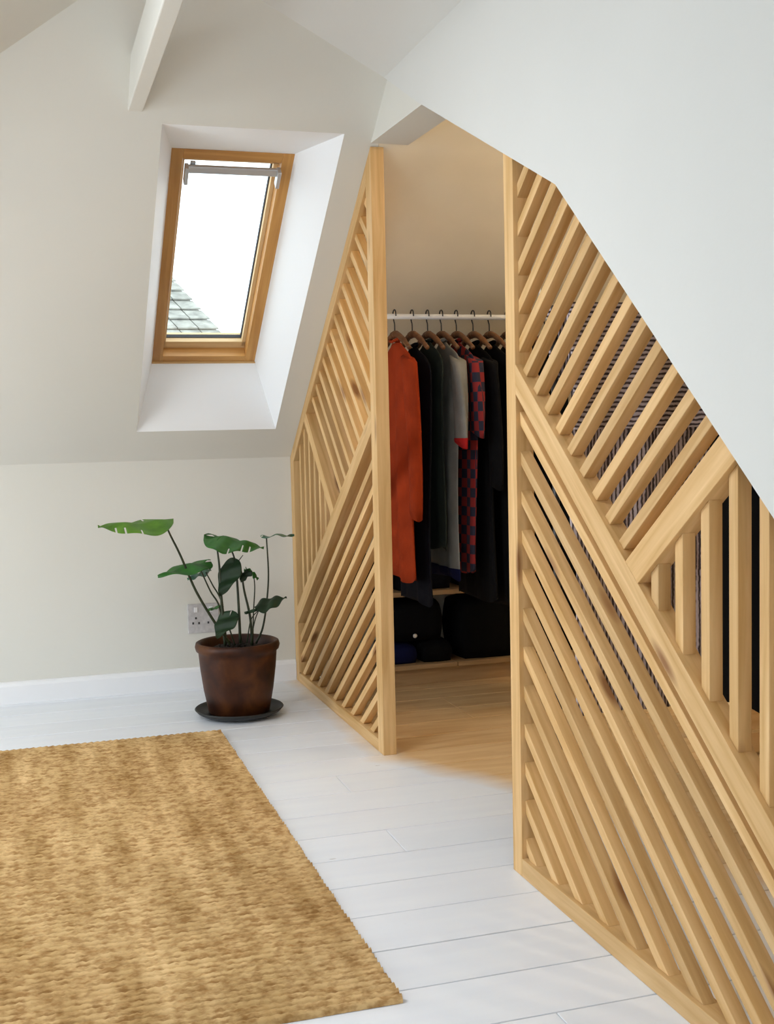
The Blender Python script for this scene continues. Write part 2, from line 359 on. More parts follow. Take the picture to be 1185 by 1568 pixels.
# gable wall behind the camera with a window opening
g = bmesh.new()
box(g, (XL, YB-0.1, 0), (-0.55, YB, 1.36)); box(g, (0.95, YB-0.1, 0), (XP+0.05, YB, 2.35)); box(g, (-0.55, YB-0.1, 0), (0.95, YB, 0.9))
prism(g, [(-0.55, YB, 2.0), (0.95, YB, 2.0), (0.95, YB, 2.46), (WX, YB, ZR), (-0.55, YB, zz(-0.55))], (0, -0.1, 0))
prism(g, [(XL, YB, 1.36), (-0.55, YB, 1.36), (-0.55, YB, zz(-0.55))], (0, -0.1, 0))
struct(obj('wall_front', g, 'wall'))
# beam that crosses the partition plane above the closet opening, and the tie beam at the top left
struct(obj('trim_1', pr([(XP+0.0, yr(2.225)+0.03, 2.225), (XP+0.0, 3.30, 2.205), (XP+0.0, 3.30, 2.36), (XP+0.0, 3.60, 2.58), (XP+0.0, yr(2.50), 2.52)], (0.14, 0, 0)), 'wall'))
bm = pr([(0.378, yr(2.272)+0.03, 2.272), (0.378, YB, 2.272), (0.378, YB, 2.405), (0.378, yr(2.405)+0.03, 2.405)], (0.050, 0, 0))
struct(obj('trim_2', bm, 'wall', bevel=0.004))

# ------------------------------------------------------------------ skylight (window_1)
AL = math.atan(TR); VO = 0.30
wx0, wx1 = 0.568, 1.034; wy0, wy1 = 5.357, 4.430
W_, H_ = wx1-wx0, (wy0-wy1)/math.cos(AL)
org = Vector((wx0, wy0, ZK+VO+TR*(D-wy0)))
WM = Matrix(((1, 0, 0, org.x), (0, -math.cos(AL), math.sin(AL), org.y), (0, math.sin(AL), math.cos(AL), org.z), (0, 0, 0, 1)))
# plastered lining of the opening, four splayed faces
o4 = [(SX0, D-SA, ZK+TR*SA), (SX1, D-SA, ZK+TR*SA), (SX1, D-SB, ZK+TR*SB), (SX0, D-SB, ZK+TR*SB)]
i4 = [WM @ Vector(q) for q in ((0.003, 0.003, 0.0), (W_-0.003, 0.003, 0.0), (W_-0.003, H_-0.003, 0.0), (0.003, H_-0.003, 0.0))]
cen = (sum((Vector(q) for q in o4), Vector()) + sum(i4, Vector()))/8
bm = bmesh.new()
for k in range(4):
    a, b, c, d = Vector(o4[k]), Vector(o4[(k+1) % 4]), i4[(k+1) % 4], i4[k]
    n = (b-a).cross(d-a).normalized()
    if n.dot(cen-a) > 0: n = -n
    prism(bm, [a, b, c, d], n*0.015)
win = struct(obj('window_1', bm, 'lining'))
def wbox(name, a, b, m, parent, bevel=0.0, swap=False):
    a, b = Vector(a), Vector(b); c = (a+b)/2
    if swap:   # long axis is local Y: turn the object so its own X runs along it
        h = (b-a)/2; rot = Matrix.Rotation(math.radians(90), 4, 'Z'); hh = Vector((h.y, h.x, h.z))
        return obj(name, bx(-hh, hh), m, parent, mtx=WM @ Matrix.Translation(c) @ rot, bevel=bevel)
    h = (b-a)/2
    return obj(name, bx(-h, h), m, parent, mtx=WM @ Matrix.Translation(c), bevel=bevel)
fwid = 0.046
wbox('window_frame', (0, 0, -0.005), (fwid, H_, 0.10), 'winwood', win, 0.002, True)
wbox('window_frame', (W_-fwid, 0, -0.005), (W_, H_, 0.10), 'winwood', win, 0.002, True)
wbox('window_frame', (fwid, 0, -0.005), (W_-fwid, 0.034, 0.10), 'winwood', win, 0.002)
wbox('window_frame', (fwid, H_-0.045, -0.005), (W_-fwid, H_, 0.10), 'winwood', win, 0.002)
# sash, set back in the frame; its paler wood stands in for backlight
wbox('sash', (fwid, 0.045, 0.045), (fwid+0.016, H_-0.045, 0.10), 'crate', win, 0.001, True)
wbox('sash', (W_-fwid-0.016, 0.045, 0.045), (W_-fwid, H_-0.045, 0.10), 'crate', win, 0.001, True)
wbox('sash', (fwid, 0.034, 0.045), (W_-fwid, 0.075, 0.10), 'crate', win, 0.001)
wbox('sash', (fwid, H_-0.09, 0.045), (W_-fwid, H_-0.045, 0.10), 'crate', win, 0.001)
wbox('seal', (W_-fwid-0.020, 0.075, 0.068), (W_-fwid-0.016, H_-0.09, 0.085), 'rubber', win, 0, True)
wbox('seal', (fwid+0.016, 0.075, 0.068), (W_-fwid-0.016, 0.079, 0.085), 'rubber', win)
wbox('pane', (fwid+0.010, 0.070, 0.084), (W_-fwid-0.010, H_-0.085, 0.090), 'glass', win)
wbox('window_sill', (-0.010, -0.026, -0.012), (W_+0.010, 0.0, 0.05), 'pine', win, 0.003)
# control bar along the head of the sash with its two brackets
bar = wbox('control_bar', (fwid+0.012, H_-0.090, -0.032), (W_-fwid-0.008, H_-0.058, -0.016), 'silver', win, 0.004)
for u in (fwid+0.008, W_-fwid-0.016):
    wbox('bracket', (u, H_-0.092, -0.034), (u+0.014, H_-0.015, 0.0), 'silver', bar, 0.002)
wbox('latch', (W_-fwid-0.044, H_-0.098, -0.042), (W_-fwid-0.024, H_-0.045, -0.032), 'silver', bar, 0.002)

# ------------------------------------------------------------------ socket plate behind the plant
so = thing('wall_socket', 'mottled grey double wall socket low on the knee wall behind the plant', 'wall socket', (0.788, D, 0.262))
def rel(name, a, b, m, parent, bevel=0):
    return obj(name, bx(a, b), m, parent, bevel=bevel)
rel('plate', (0.714, D-0.009, 0.262), (0.862, D, 0.402), 'plate', so, 0.003)
for cx in (0.752, 0.824):
    for dx, dz in ((0, 0.072), (-0.014, 0.048), (0.014, 0.048)):
        rel('socket_hole', (cx+dx-0.004, D-0.0105, 0.262+dz-0.005), (cx+dx+0.004, D-0.008, 0.262+dz+0.005), 'rubber', so)
    rel('rocker_switch', (cx-0.008, D-0.013, 0.362), (cx+0.008, D-0.008, 0.386), 'gloss', so, 0.001)

# ------------------------------------------------------------------ slatted partition
def clip(poly, a, b, c):
    """keep a*y+b*z<=c"""
    out = []; n = len(poly)
    for i in range(n):
        p, q = poly[i], poly[(i+1) % n]; fp = a*p[0]+b*p[1]-c; fq = a*q[0]+b*q[1]-c
        if fp <= 0: out.append(p)
        if (fp < 0 < fq) or (fq < 0 < fp):
            t = fp/(fp-fq); out.append((p[0]+(q[0]-p[0])*t, p[1]+(q[1]-p[1])*t))
    return out
def ribbon(p0, p1, w0, w1):
    """strip along p0->p1 in the y,z plane between perpendicular offsets w0 and w1, very long"""
    d = Vector((p1[0]-p0[0], p1[1]-p0[1])).normalized(); n = Vector((-d.y, d.x)); p = Vector(p0)
    return [tuple(p - d*9 + n*w0), tuple(p + d*9 + n*w0), tuple(p + d*9 + n*w1), tuple(p - d*9 + n*w1)], d
def member(name, poly, d, x0, x1, parent, m='pine', bevel=0.0015):
    if len(poly) < 3: return None
    ar = 0
    for i in range(len(poly)):
        a, b = poly[i], poly[(i+1) % len(poly)]; ar += a[0]*b[1]-a[1]*b[0]
    if abs(ar)/2 < 0.0006: return None
    cy = sum(p[0] for p in poly)/len(poly); cz = sum(p[1] for p in poly)/len(poly)
    ex = Vector((0, d[0], d[1])).normalized(); ez = Vector((1, 0, 0)); ey = ez.cross(ex)
    mt = Matrix(((ex.x, ey.x, ez.x, x0), (ex.y, ey.y, ez.y, cy), (ex.z, ey.z, ez.z, cz), (0, 0, 0, 1)))
    inv = mt.inverted(); pts = [inv @ Vector((x0, p[0], p[1])) for p in poly]
    return obj(name, pr(pts, (0, 0, x1-x0)), m, parent, mtx=mt, bevel=bevel)
XF0, XF1 = XP, XP+0.050          # frame
XS0, XS1 = XP+0.012, XP+0.042    # slats
def band(slope, c_hi, dz, clips):
    """strip below z = slope*y + c_hi, dz thick vertically"""
    poly = [(-9, -9*slope+c_hi), (15, 15*slope+c_hi), (15, 15*slope+c_hi-dz), (-9, -9*slope+c_hi-dz)]
    for k in clips: poly = clip(poly, *k)
    return poly, (1, slope)
# --- left fixed panel
lp = thing('slatted_panel', 'pine slatted triangular panel between knee wall and closet opening, behind the plant', 'slatted panel', (XP+0.02, 4.8, 0))
yC0, yC1 = 5.485, D-0.002        # corner post
yP0, yP1 = 4.095, 4.165          # tall post
rt = (TR, 1, ZK+TR*D-0.002)      # under the roof: z+TR*y<=...
f = [( -1, 0, -yP0), (1, 0, yC1), (0, -1, 0.0)]
member('post', clip([(yP0, 0.0), (yP1, 0.0), (yP1, 3), (yP0, 3)], *rt), (0, 1), XF0, XF1, lp)
member('post', clip([(yC0, 0.0), (yC1, 0.0), (yC1, 3), (yC0, 3)], *rt), (0, 1), XF0, XF1, lp)
TRt = 0.070                       # vertical thickness of top rail
p_, d_ = band(-TR, ZK+TR*D-0.002, TRt, [(-1, 0, -yP1-0.0005), (1, 0, yC0-0.0005)]); member('top_rail', p_, d_, XF0, XF1, lp)
member('bottom_rail', [(yP1, 0), (yC0, 0), (yC0, 0.046), (yP1, 0.046)], (1, 0), XF0, XF1, lp)
s1 = -0.690; c1 = 0.385+0.690*5.46; b1 = 0.083
inL = [(-1, 0, -yP1), (1, 0, yC0), (0, -1, -0.046), (TR, 1, ZK+TR*D-TRt)]
p_, d_ = band(s1, c1, b1, inL); member('brace', p_, d_, XF0, XF1, lp)
s2 = 0.90; c2 = 1.262-0.90*5.207+0.03; b2 = 0.075
p_, d_ = band(s2, c2, b2, inL + [(-s1, -1, -c1)] if False else inL + [(s1*-1, 1, 99), (-(-s1), -1, -c1)]); 
def above(slope, c): return (slope, -1, -c)     # z >= slope*y + c
def below(slope, c): return (-slope, 1, c)
p_, d_ = band(s2, c2, b2, inL + [above(s1, c1)]); member('brace', p_, d_, XF0, XF1, lp)
for k in range(14):                                # upper fan, parallel to the short brace
    c = -1.605+0.05 + 0.113 - 0.113*k - 0.03
    p_, d_ = band(0.86, c - (0.86-0.84)*4.6, 0.037, inL + [above(s1, c1), above(s2, c2+0.012)]); member('slat', p_, d_, XS0, XS1, lp)
for k in range(14):                                # lower field, parallel to the long brace
    c = 3.955 - 0.0975*k
    p_, d_ = band(-0.68, c, 0.034, inL + [below(s1, c1-b1-0.008)]); member('slat', p_, d_, XS0, XS1, lp)
for yc in (5.395, 5.303, 5.210, 5.118, 5.026, 4.934, 4.842):   # upright slats
    poly = [(yc-0.014, 0), (yc+0.014, 0), (yc+0.014, 3), (yc-0.014, 3)]
    for q in inL + [above(s1, c1), below(s2, c2-b2)]: poly = clip(poly, *q)
    member('slat', poly, (0, 1), XS0, XS1, lp)
# --- right door
rp = thing('slatted_door', 'large pine slatted closet panel on the right under the sloping white ceiling', 'slatted door', (XP+0.02, 2.0, 0))
y0p, y1p = 2.833, 2.892
lineA = below(0.87, 1.768-0.87*2.555-0.001); bs = (2.218-1.768)/(3.531-2.555); lineB = below(bs, 1.768-bs*2.555-0.001)
YE = 1.205
poly = clip([(y0p, 0.0), (y1p, 0.0), (y1p, 3), (y0p, 3)], *lineB); member('post', poly, (0, 1), XF0, XF1, rp)
member('bottom_rail', [(YE, 0), (y0p, 0), (y0p, 0.050), (YE, 0.050)], (1, 0), XF0, XF1, rp)
inR = [(1, 0, y0p), (-1, 0, -YE), (0, -1, -0.050), lineA, lineB]
S1 = 0.793; C1 = 1.337 - S1*2.797; B1 = 0.078
p_, d_ = band(S1, C1, B1, inR); member('brace', p_, d_, XF0, XF1, rp)
S2 = -0.748; C2 = 1.174 - S2*1.898 + 0.002; B2 = 0.082
p_, d_ = band(S2, C2, B2, inR + [above(S1, C1)]); member('brace', p_, d_, XF0, XF1, rp)
for k in range(-10, 9):
    c = 3.230 - 0.099*k; sl = -0.775
    if c < C2+0.02 + 0.05: continue
    p_, d_ = band(sl, c, 0.035, inR + [above(S1, C1), above(S2, C2+0.01)]); member('slat', p_, d_, XS0, XS1, rp)
for k in range(-1, 16):
    c = -1.125 - 0.1035*k + 0.035
    p_, d_ = band(0.787, c, 0.035, inR + [below(S1, C1-B1-0.004)]); member('slat', p_, d_, XS0, XS1, rp)
for k in range(10):
    yc = 2.153 - 0.0945*k
    poly = [(yc-0.0145, 0), (yc+0.0145, 0), (yc+0.0145, 3), (yc-0.0145, 3)]
    for q in inR + [above(S1, C1), below(S2, C2-B2)]: poly = clip(poly, *q)
    member('slat', poly, (0, 1), XS0, XS1, rp)

# ------------------------------------------------------------------ jute rug
def rug():
    bm = bmesh.new(); xa, xb, ya, yb = -1.45, 0.715, 2.28, 4.665
    rows = 92; dy = (yb-ya)/rows; nx = 270; dx = (xb-xa)/nx
    prev = None
    prof = [(0.0, 0.000), (0.14, 0.0095), (0.5, 0.0145), (0.86, 0.0095)]
    for r in range(rows):
        ph = random.random()*6
        wob = [0.0009*math.sin(i*0.11+ph)+0.0006*math.sin(i*0.33+ph*2) for i in range(nx+1)]
        for (u, h) in prof:
            line = []
            for i in range(nx+1):
                kn = math.sin(i*2.1 + ph + u*2.5)
                hh = h*(1 + 0.12*kn*(1 if u else 0)) + 0.0008*random.random()
                ex = 0.0012*math.sin(r*0.9)+0.0015*random.random() if i in (0, nx) else 0
                line.append(bm.verts.new((xa+i*dx+ex, ya+(r+u)*dy+wob[i]*(1 if 0 < r < rows-1 else 0.4), hh)))
            if prev:
                for i in range(nx): bm.faces.new([prev[i], prev[i+1], line[i+1], line[i]])
            prev = line
            if r == 0 and u == 0: first = line
    # underside and edges
    last = prev; edge = [v for v in bm.verts]
    bm.verts.ensure_lookup_table()
    box(bm, (xa+0.004, ya+0.003, 0.0005), (xb-0.004, yb-0.006, 0.005))
    o = obj('jute_rug', bm, 'rug', smooth=True)
    return tag(o, 'golden brown ribbed jute rug lying on the white floorboards', 'rug')
rug()

# ------------------------------------------------------------------ potted plant
PX, PY = 0.842, 4.935
sc = obj('plant_saucer', lathe([(0, 0.002), (0.13, 0.002), (0.150, 0.006), (0.176, 0.020), (0.189, 0.034), (0.186, 0.037), (0.178, 0.030), (0.150, 0.016), (0, 0.014)]), 'saucer', smooth=True, mtx=Matrix.Translation((PX, PY, 0)))
tag(sc, 'dark glazed round saucer under the brown terracotta pot', 'saucer')
pt = thing('potted_monstera', 'split-leaved green houseplant in a brown terracotta pot against the knee wall', 'potted plant', (PX, PY, 0.016))
T = Matrix.Translation((PX, PY, 0.016))
obj('pot', lathe([(0, 0.0), (0.122, 0.0), (0.130, 0.006), (0.148, 0.10), (0.160, 0.19), (0.165, 0.248), (0.166, 0.262), (0.176, 0.270), (0.180, 0.286), (0.176, 0.302), (0.168, 0.306), (0.158, 0.300), (0.154, 0.280), (0.150, 0.262), (0.146, 0.24), (0.0, 0.24)], 64), 'terracotta', pt, smooth=True, mtx=T)
bm = lathe([(0.1485, 0.262), (0.12, 0.268), (0.06, 0.275), (0, 0.272)], 40)
for v in bm.verts: v.co.z += random.uniform(-0.006, 0.008)
obj('soil', bm, 'soil', pt, smooth=True, mtx=T)
for k in range(24):
    a = random.random()*6.28; r = random.random()*0.12
    bmm = bmesh.new(); bmesh.ops.create_icosphere(bmm, subdivisions=1, radius=random.uniform(0.006, 0.012))
    for v in bmm.verts: v.co += Vector((random.uniform(-1, 1),)*3)*0.002
    if k == 0: peb = bmm
    else:
        for v in bmm.verts: v.co += Vector((r*math.cos(a), r*math.sin(a), 0))
        me = bpy.data.meshes.new('t'); bmm.to_mesh(me); peb.from_mesh(me); bpy.data.meshes.remove(me); bmm.free()
po = obj('soil_clump', peb, 'soil', pt, mtx=Matrix.Translation((PX, PY, 0.295))); po['kind'] = 'stuff'
def P(u, v, y):
    """real place of a plant point: world x,z at depth y for image position (u,v)"""
    d = FW + RT*(u-592.5)/1798 - UP*(v-784)/1798
    return Vector((0, 0, 1.2)) + d*(y/d.y)
def leaf(base, tip, side, L_half, m, cup=0.18, droop=0.10, split=False, back=0.22, seedv=0, point=1.0):
    base, tip = Vector(base), Vector(tip); ax = tip-base; Ln = ax.length; ax.normalize()
    side = Vector(side); side = (side - ax*side.dot(ax)).normalized(); up = side.cross(ax)
    if up.z < 0: up = -up
    bm = bmesh.new(); nu, nv = 44, 16; rnd = random.Random(seedv)
    g = []
    for i in range(nu+1):
        t = i/nu; u = -back + (1+back)*t
        w = math.sin(math.pi*min(1, t**0.72))**0.75 if t < 0.999 else 0
        w = max(w, 0.0) * (1-0.25*t)*1.15
        if t > 0.86: w *= point
        rowv = []
        for j in range(nv+1):
            s = -1+2*j/nv
            # heart notch behind the stalk
            uu = u
            if t < 0.25: uu = u + (0.25-t)/0.25*back*(1-abs(s))**1.2*0.9
            off = s*w*L_half
            z = -droop*Ln*max(0, uu)**2 - cup*abs(s)*w*L_half + 0.006*math.sin(uu*11+s*2+seedv)
            rowv.append(bm.verts.new(base + ax*uu*Ln + side*off + up*z))
        g.append(rowv)
    cutrows = set()
    rowsA, rowsB = ({16, 25}, {20, 29, 34}) if split else ((), ())
    for i in range(nu):
        for j in range(nv):
            if (i in rowsA and j < 3 + i % 3) or (i in rowsB and j > nv-4-i % 4): continue
            vs = [g[i][j], g[i][j+1], g[i+1][j+1], g[i+1][j]]
            bm.faces.new(vs)
    o = obj('leaf', bm, m, pt, smooth=True)
    sm = o.modifiers.new('thick', 'SOLIDIFY'); sm.thickness = 0.0012
    return o
Y0 = 4.93
def stem(pts, r0=0.0052, r1=0.0030):
    q = smooth_path(pts, 6); n = len(q)
    obj('stem', tb(q, [r0+(r1-r0)*i/(n-1) for i in range(n)], 8), 'stem', pt, smooth=True)
zc = 985
stem([P(352, 985, 4.93), P(330, 955, 4.92), P(300, 905, 4.90), P(276, 850, 4.88), P(262, 822, 4.87), P(254, 804, 4.86)], 0.0065, 0.0035)
stem([P(345, 985, 4.94), P(336, 930, 4.94), P(322, 905, 4.95), P(305, 868, 4.93)], 0.0045, 0.0028)
stem([P(347, 985, 4.96), P(340, 925, 4.97), P(325, 895, 4.98), P(315, 876, 4.98)], 0.004, 0.0024)
stem([P(345, 988, 4.90), P(341, 940, 4.89), P(338, 905, 4.88), P(336, 870, 4.90), P(332, 836, 4.91)], 0.0075, 0.0036)
stem([P(368, 985, 4.91), P(366, 940, 4.90), P(363, 890, 4.91), P(360, 860, 4.92), P(353, 838, 4.93)], 0.0065, 0.0032)
stem([P(386, 988, 4.92), P(383, 945, 4.91), P(374, 905, 4.92), P(370, 878, 4.92), P(366, 862, 4.92)], 0.0062, 0.0028)
stem([P(387, 986, 4.96), P(388, 940, 4.97), P(390, 900, 4.97), P(388, 878, 4.97)], 0.0032, 0.0022)
stem([P(392, 985, 4.94), P(402, 962, 4.93), P(408, 925, 4.93), P(411, 880, 4.94), P(408, 824, 4.95)], 0.0048, 0.0030)
stem([P(384, 988, 4.90), P(388, 960, 4.89), P(393, 942, 4.88), P(401, 926, 4.87)], 0.003, 0.002)
stem([P(378, 985, 4.90), P(384, 950, 4.88), P(395, 935, 4.87)], 0.003, 0.002)
stem([P(362, 864, 4.89), P(366, 858, 4.89), P(372, 850, 4.89)], 0.0028, 0.0015)
stem([P(360, 988, 4.87), P(352, 965, 4.86), P(347, 950, 4.86)], 0.0038, 0.0024)
stem([P(352, 988, 4.85), P(344, 975, 4.84), P(338, 968, 4.84)], 0.0034, 0.0022)
sd = (0.10, -1, 0.02)
leaf(P(250, 797, 4.87), P(150, 803, 4.86), (0.12, -1, -0.16), 0.12, 'leaf_light', cup=0.20, droop=0.03, split=True, back=0.16, seedv=1)
leaf(P(348, 823, 4.92), P(405, 832, 4.88), (-0.1, -1, -0.12), 0.15, 'leaf', cup=0.22, droop=0.12, split=True, back=0.62, seedv=2)
leaf(P(404, 821, 4.95), P(450, 814, 4.97), (0.2, -1, 0.05), 0.05, 'leaf_teal', cup=0.05, droop=0.12, back=0.1, seedv=3)
leaf(P(312, 860, 4.93), P(241, 871, 4.88), (0.1, -1, -0.10), 0.085, 'leaf', cup=0.22, droop=0.16, back=0.16, seedv=4)
leaf(P(316, 874, 4.98), P(286, 884, 4.99), (0.2, -1, 0.5), 0.045, 'leaf_teal', cup=0.1, droop=0.1, back=0.25, seedv=5)
leaf(P(356, 864, 4.89), P(338, 914, 4.84), (1, -0.5, 0.25), 0.048, 'leaf_dark', cup=0.1, droop=-0.06, back=0.2, seedv=6)
leaf(P(378, 877, 4.92), P(368, 889, 4.88), (1, -0.6, 0.1), 0.026, 'leaf_dark', cup=0.1, droop=0.1, back=0.3, seedv=7)
leaf(P(385, 876, 4.97), P(398, 884, 4.95), (0.4, -1, 0.3), 0.022, 'leaf', cup=0.3, droop=0.3, back=0.8, seedv=8)
leaf(P(401, 927, 4.87), P(438, 913, 4.85), (0.1, -1, -0.22), 0.060, 'leaf_dark', cup=0.08, droop=0.06, back=0.3, seedv=9)
leaf(P(394, 933, 4.87), P(374, 938, 4.86), (0.1, -1, 0.2), 0.024, 'leaf_dark', cup=0.08, droop=0.05, back=0.3, seedv=10)
leaf(P(350, 944, 4.86), P(332, 978, 4.80), (1, -0.4, 0.3), 0.05, 'leaf_dark', cup=0.1, droop=-0.04, back=0.3, seedv=11)
leaf(P(338, 928, 4.95), P(316, 933, 4.96), (0.2, -1, 0.2), 0.02, 'leaf', cup=0.1, droop=0.1, back=0.2, seedv=12)

# ------------------------------------------------------------------ closet rail, hangers and clothes
RY, RZ = 4.60, 1.664
rl = thing('clothes_rail', 'white metal clothes rail across the closet, brackets fixed to the slope', 'clothes rail', (2.2, RY, RZ))
obj('rail_tube', tb([(1.30, RY, RZ), (3.55, RY, RZ)], 0.011, 14), 'metal', rl, smooth=True)
for bxp in (1.33, 2.12, 3.2):
    zt = roofz(RY)
    obj('rail_bracket', tb([(bxp, RY, RZ+0.008), (bxp, RY+0.01, zt-0.004)], 0.006, 8), 'metal', rl, smooth=True)
hang0 = None
def make_hanger():
    h = thing('clothes_hanger', 'wooden hanger with a dark hook', 'clothes hanger', (0, 0, 0))
    pts = []
    for k in range(11):
        a = math.radians(200 - 200*k/10)
        pts.append((0, 0.020*math.cos(a)*-1*0+0.020*math.sin(a-math.pi/2)*1, 0.020*math.cos(a-math.pi/2)+0.0))
    hook = [(0, -0.020, -0.006), (0, -0.018, 0.010), (0, -0.010, 0.018), (0, 0, 0.0205), (0, 0.011, 0.018), (0, 0.019, 0.008), (0, 0.018, -0.006), (0, 0.008, -0.026), (0, 0.0, -0.040), (0, 0, -0.085)]
    obj('hook', tb(smooth_path([(x, y_, z-0.004) for x, y_, z in hook], 4), 0.0028, 8), 'black', h, smooth=True)
    bm = bmesh.new()
    for s in (-1, 1):
        tube(bm, smooth_path([(0, 0, -0.082), (0, s*0.05, -0.090), (0, s*0.12, -0.118), (0, s*0.185, -0.150)], 4), [0.015]*3+[0.012]*6+[0.009]*4, 10)
    obj('shoulder_bar', bm, 'hangerwood', h, smooth=True)
    return h
def copy_tree(o):
    c = o.copy(); C.objects.link(c)
    for ch in o.children:
        d = ch.copy(); C.objects.link(d); d.parent = c; d.matrix_parent_inverse = ch.matrix_parent_inverse.copy()
    return c
hang0 = make_hanger(); hang_used = [False]
def put_hanger(x, y, z, label, group, tilt=0):
    h = copy_tree(hang0) if hang_used[0] else hang0
    hang_used[0] = True
    h.location = (x, y, z+0.011-0.0115); h.rotation_euler = (0, 0, math.radians(tilt)); h['label'] = label; h['group'] = group
    return h
def garment_bm(w_sh, z_top, z_bot, thick, seedv, flare=0.0, fold=0.35, n=44, asym=0):
    """body of a garment hanging in its own Y-Z plane, origin at neck"""
    rnd = random.Random(seedv); ph = [rnd.random()*6.28 for _ in range(4)]
    bm = bmesh.new(); Hh = z_top - z_bot
    lv = [(0.0, 0.045), (0.015, 0.075), (0.035, 0.13), (0.055, 0.175), (0.08, 0.205), (0.11, 0.215)]
    lv = [(a, b*w_sh/0.215) for a, b in lv]
    m = 14
    for k in range(1, m+1):
        t = k/m; lv.append((0.11+(Hh-0.11)*t, w_sh*(1-0.06*math.sin(math.pi*t)) + flare*t))
    rings = []
    for (dz, hw) in lv:
        t = dz/Hh; ring = []
        th = thick*(0.45+0.55*min(1, dz/0.12))
        for k in range(n):
            a = 2*math.pi*k/n; cy, sx = math.cos(a), math.sin(a)
            cy = math.copysign(abs(cy)**0.8, cy)
            f = 1 + fold*min(1, t*1.6)*(math.sin(5*cy*2+ph[0]+t*0.8)*0.6 + math.sin(9*cy+ph[1])*0.4)
            yy = hw*cy*(1+0.03*math.sin(t*6+ph[2])) + asym*t
            ring.append(bm.verts.new((th*sx*f + 0.006*math.sin(t*5+ph[3]), yy, z_top-dz + 0.012*math.sin(3*a+ph[1])*(t > 0.98))))
        rings.append(ring)
    for r0, r1 in zip(rings, rings[1:]):
        for k in range(n): bm.faces.new([r0[k], r0[(k+1) % n], r1[(k+1) % n], r1[k]])
    bm.faces.new(rings[0]); bm.faces.new(rings[-1][::-1])
    return bm
def sleeve_bm(sy, w_sh, z_top, length, r, seedv, fwd=0.0):
    rnd = random.Random(seedv); ph = rnd.random()*6
    bm = bmesh.new(); n = 20; rings = []; m = 12
    for k in range(m+1):
        t = k/m; rr = r*(1-0.22*t)
        cy = sy*(w_sh-0.045+0.035*math.sin(t*2.2)) + fwd*t; cz = z_top-0.075-length*t
        ring = []
        for i in range(n):
            a = 2*math.pi*i/n
            q = 1+0.14*math.sin(3*a+ph+t*3)
            ring.append(bm.verts.new((rr*0.42*math.sin(a)*q, cy+rr*math.cos(a)*q, cz+0.02*math.cos(a)*sy*-1)))
        rings.append(ring)
    for r0, r1 in zip(rings, rings[1:]):
        for i in range(n): bm.faces.new([r0[i], r0[(i+1) % n], r1[(i+1) % n], r1[i]])
    bm.faces.new(rings[0]); bm.faces.new(rings[-1][::-1]); return bm
def garment(name, label, cat, m, x, y, z, z_bot, thick=0.022, w_sh=0.215, flare=0, sleeve=None, seedv=0, group=None, tilt=0, cuff=None, fold=0.35, hem=None, asym=0):
    root = thing(name, label, cat, (x, y, z), group)
    mt = Matrix.Translation((x, y, 0)) @ Matrix.Rotation(math.radians(tilt), 4, 'Z')
    root.rotation_euler = (0, 0, 0)
    obj('body', garment_bm(w_sh, z, z_bot, thick, seedv, flare, fold, asym=asym), m, root, smooth=True, mtx=mt)
    bm = bmesh.new()
    tube(bm, [(0.013*math.sin(a), 0.052*math.cos(a), z+0.004+0.010*abs(math.cos(a))) for a in [i*math.pi/8 for i in range(17)]], 0.006, 6)
    obj('collar', bm, m, root, smooth=True, mtx=mt)
    if sleeve:
        for sy in (-1, 1):
            s = obj('sleeve', sleeve_bm(sy, w_sh+0.02, z, sleeve, 0.062, seedv+sy, fwd=-0.01), m, root, smooth=True, mtx=mt)
            if cuff:
                bm = sleeve_bm(sy, w_sh+0.02, z, sleeve, 0.062, seedv+sy, fwd=-0.01)
                zs = z-0.075-sleeve*0.93
                geom = bm.verts[:]+bm.edges[:]+bm.faces[:]
                bmesh.ops.bisect_plane(bm, geom=geom, plane_co=(0, 0, zs), plane_no=(0, 0, 1), clear_outer=True)
                for v in bm.verts: v.co.x *= 1.08
                cc = obj('cuff', bm, cuff, s, smooth=True); cc.matrix_world = mt
                cc.parent = s; cc.matrix_parent_inverse = s.matrix_basis.inverted() if False else Matrix.Identity(4); cc.matrix_basis = Matrix.Identity(4)
    if hem:
        bm = garment_bm(w_sh*1.01, z, z_bot-0.004, thick*1.12, seedv, flare, fold, asym=asym)
        bmesh.ops.bisect_plane(bm, geom=bm.verts[:]+bm.edges[:]+bm.faces[:], plane_co=(0, 0, z_bot+0.035), plane_no=(0, 0, 1), clear_outer=True)
        obj('hem_band', bm, hem, root, smooth=True, mtx=mt)
    return root
GH = 'hangers on the white closet rail'
row1 = [
 # x, kind, label hanger
 (1.470, 'orange'), (1.545, 'navy'), (1.612, 'green'), (1.672, 'white'), (1.738, 'plaid'), (1.812, 'tee'), (1.885, 'black'), (1.965, 'black2'), (2.05, 'black3'), (2.14, 'black4')]
hl = {'orange': 'wooden hanger holding the orange shirt', 'navy': 'wooden hanger holding the dark top beside the orange shirt', 'green': 'wooden hanger holding the grey-green top',
 'white': 'wooden hanger holding the pale grey shirt', 'plaid': 'wooden hanger holding the red plaid shirt', 'tee': 'wooden hanger holding the black top right of the plaid shirt',
 'black': 'wooden hanger with rounded bar beside the right door post', 'black2': 'wooden hanger on the rail just behind the right door post'}
ZN = RZ - 0.108
for x, k in row1:
    lab = hl.get(k) or {'black3': 'third wooden hanger past the right door post on the white rail', 'black4': 'last wooden hanger on the white rail, behind the slats'}[k]
    put_hanger(x, RY, RZ+0.011, lab, GH)
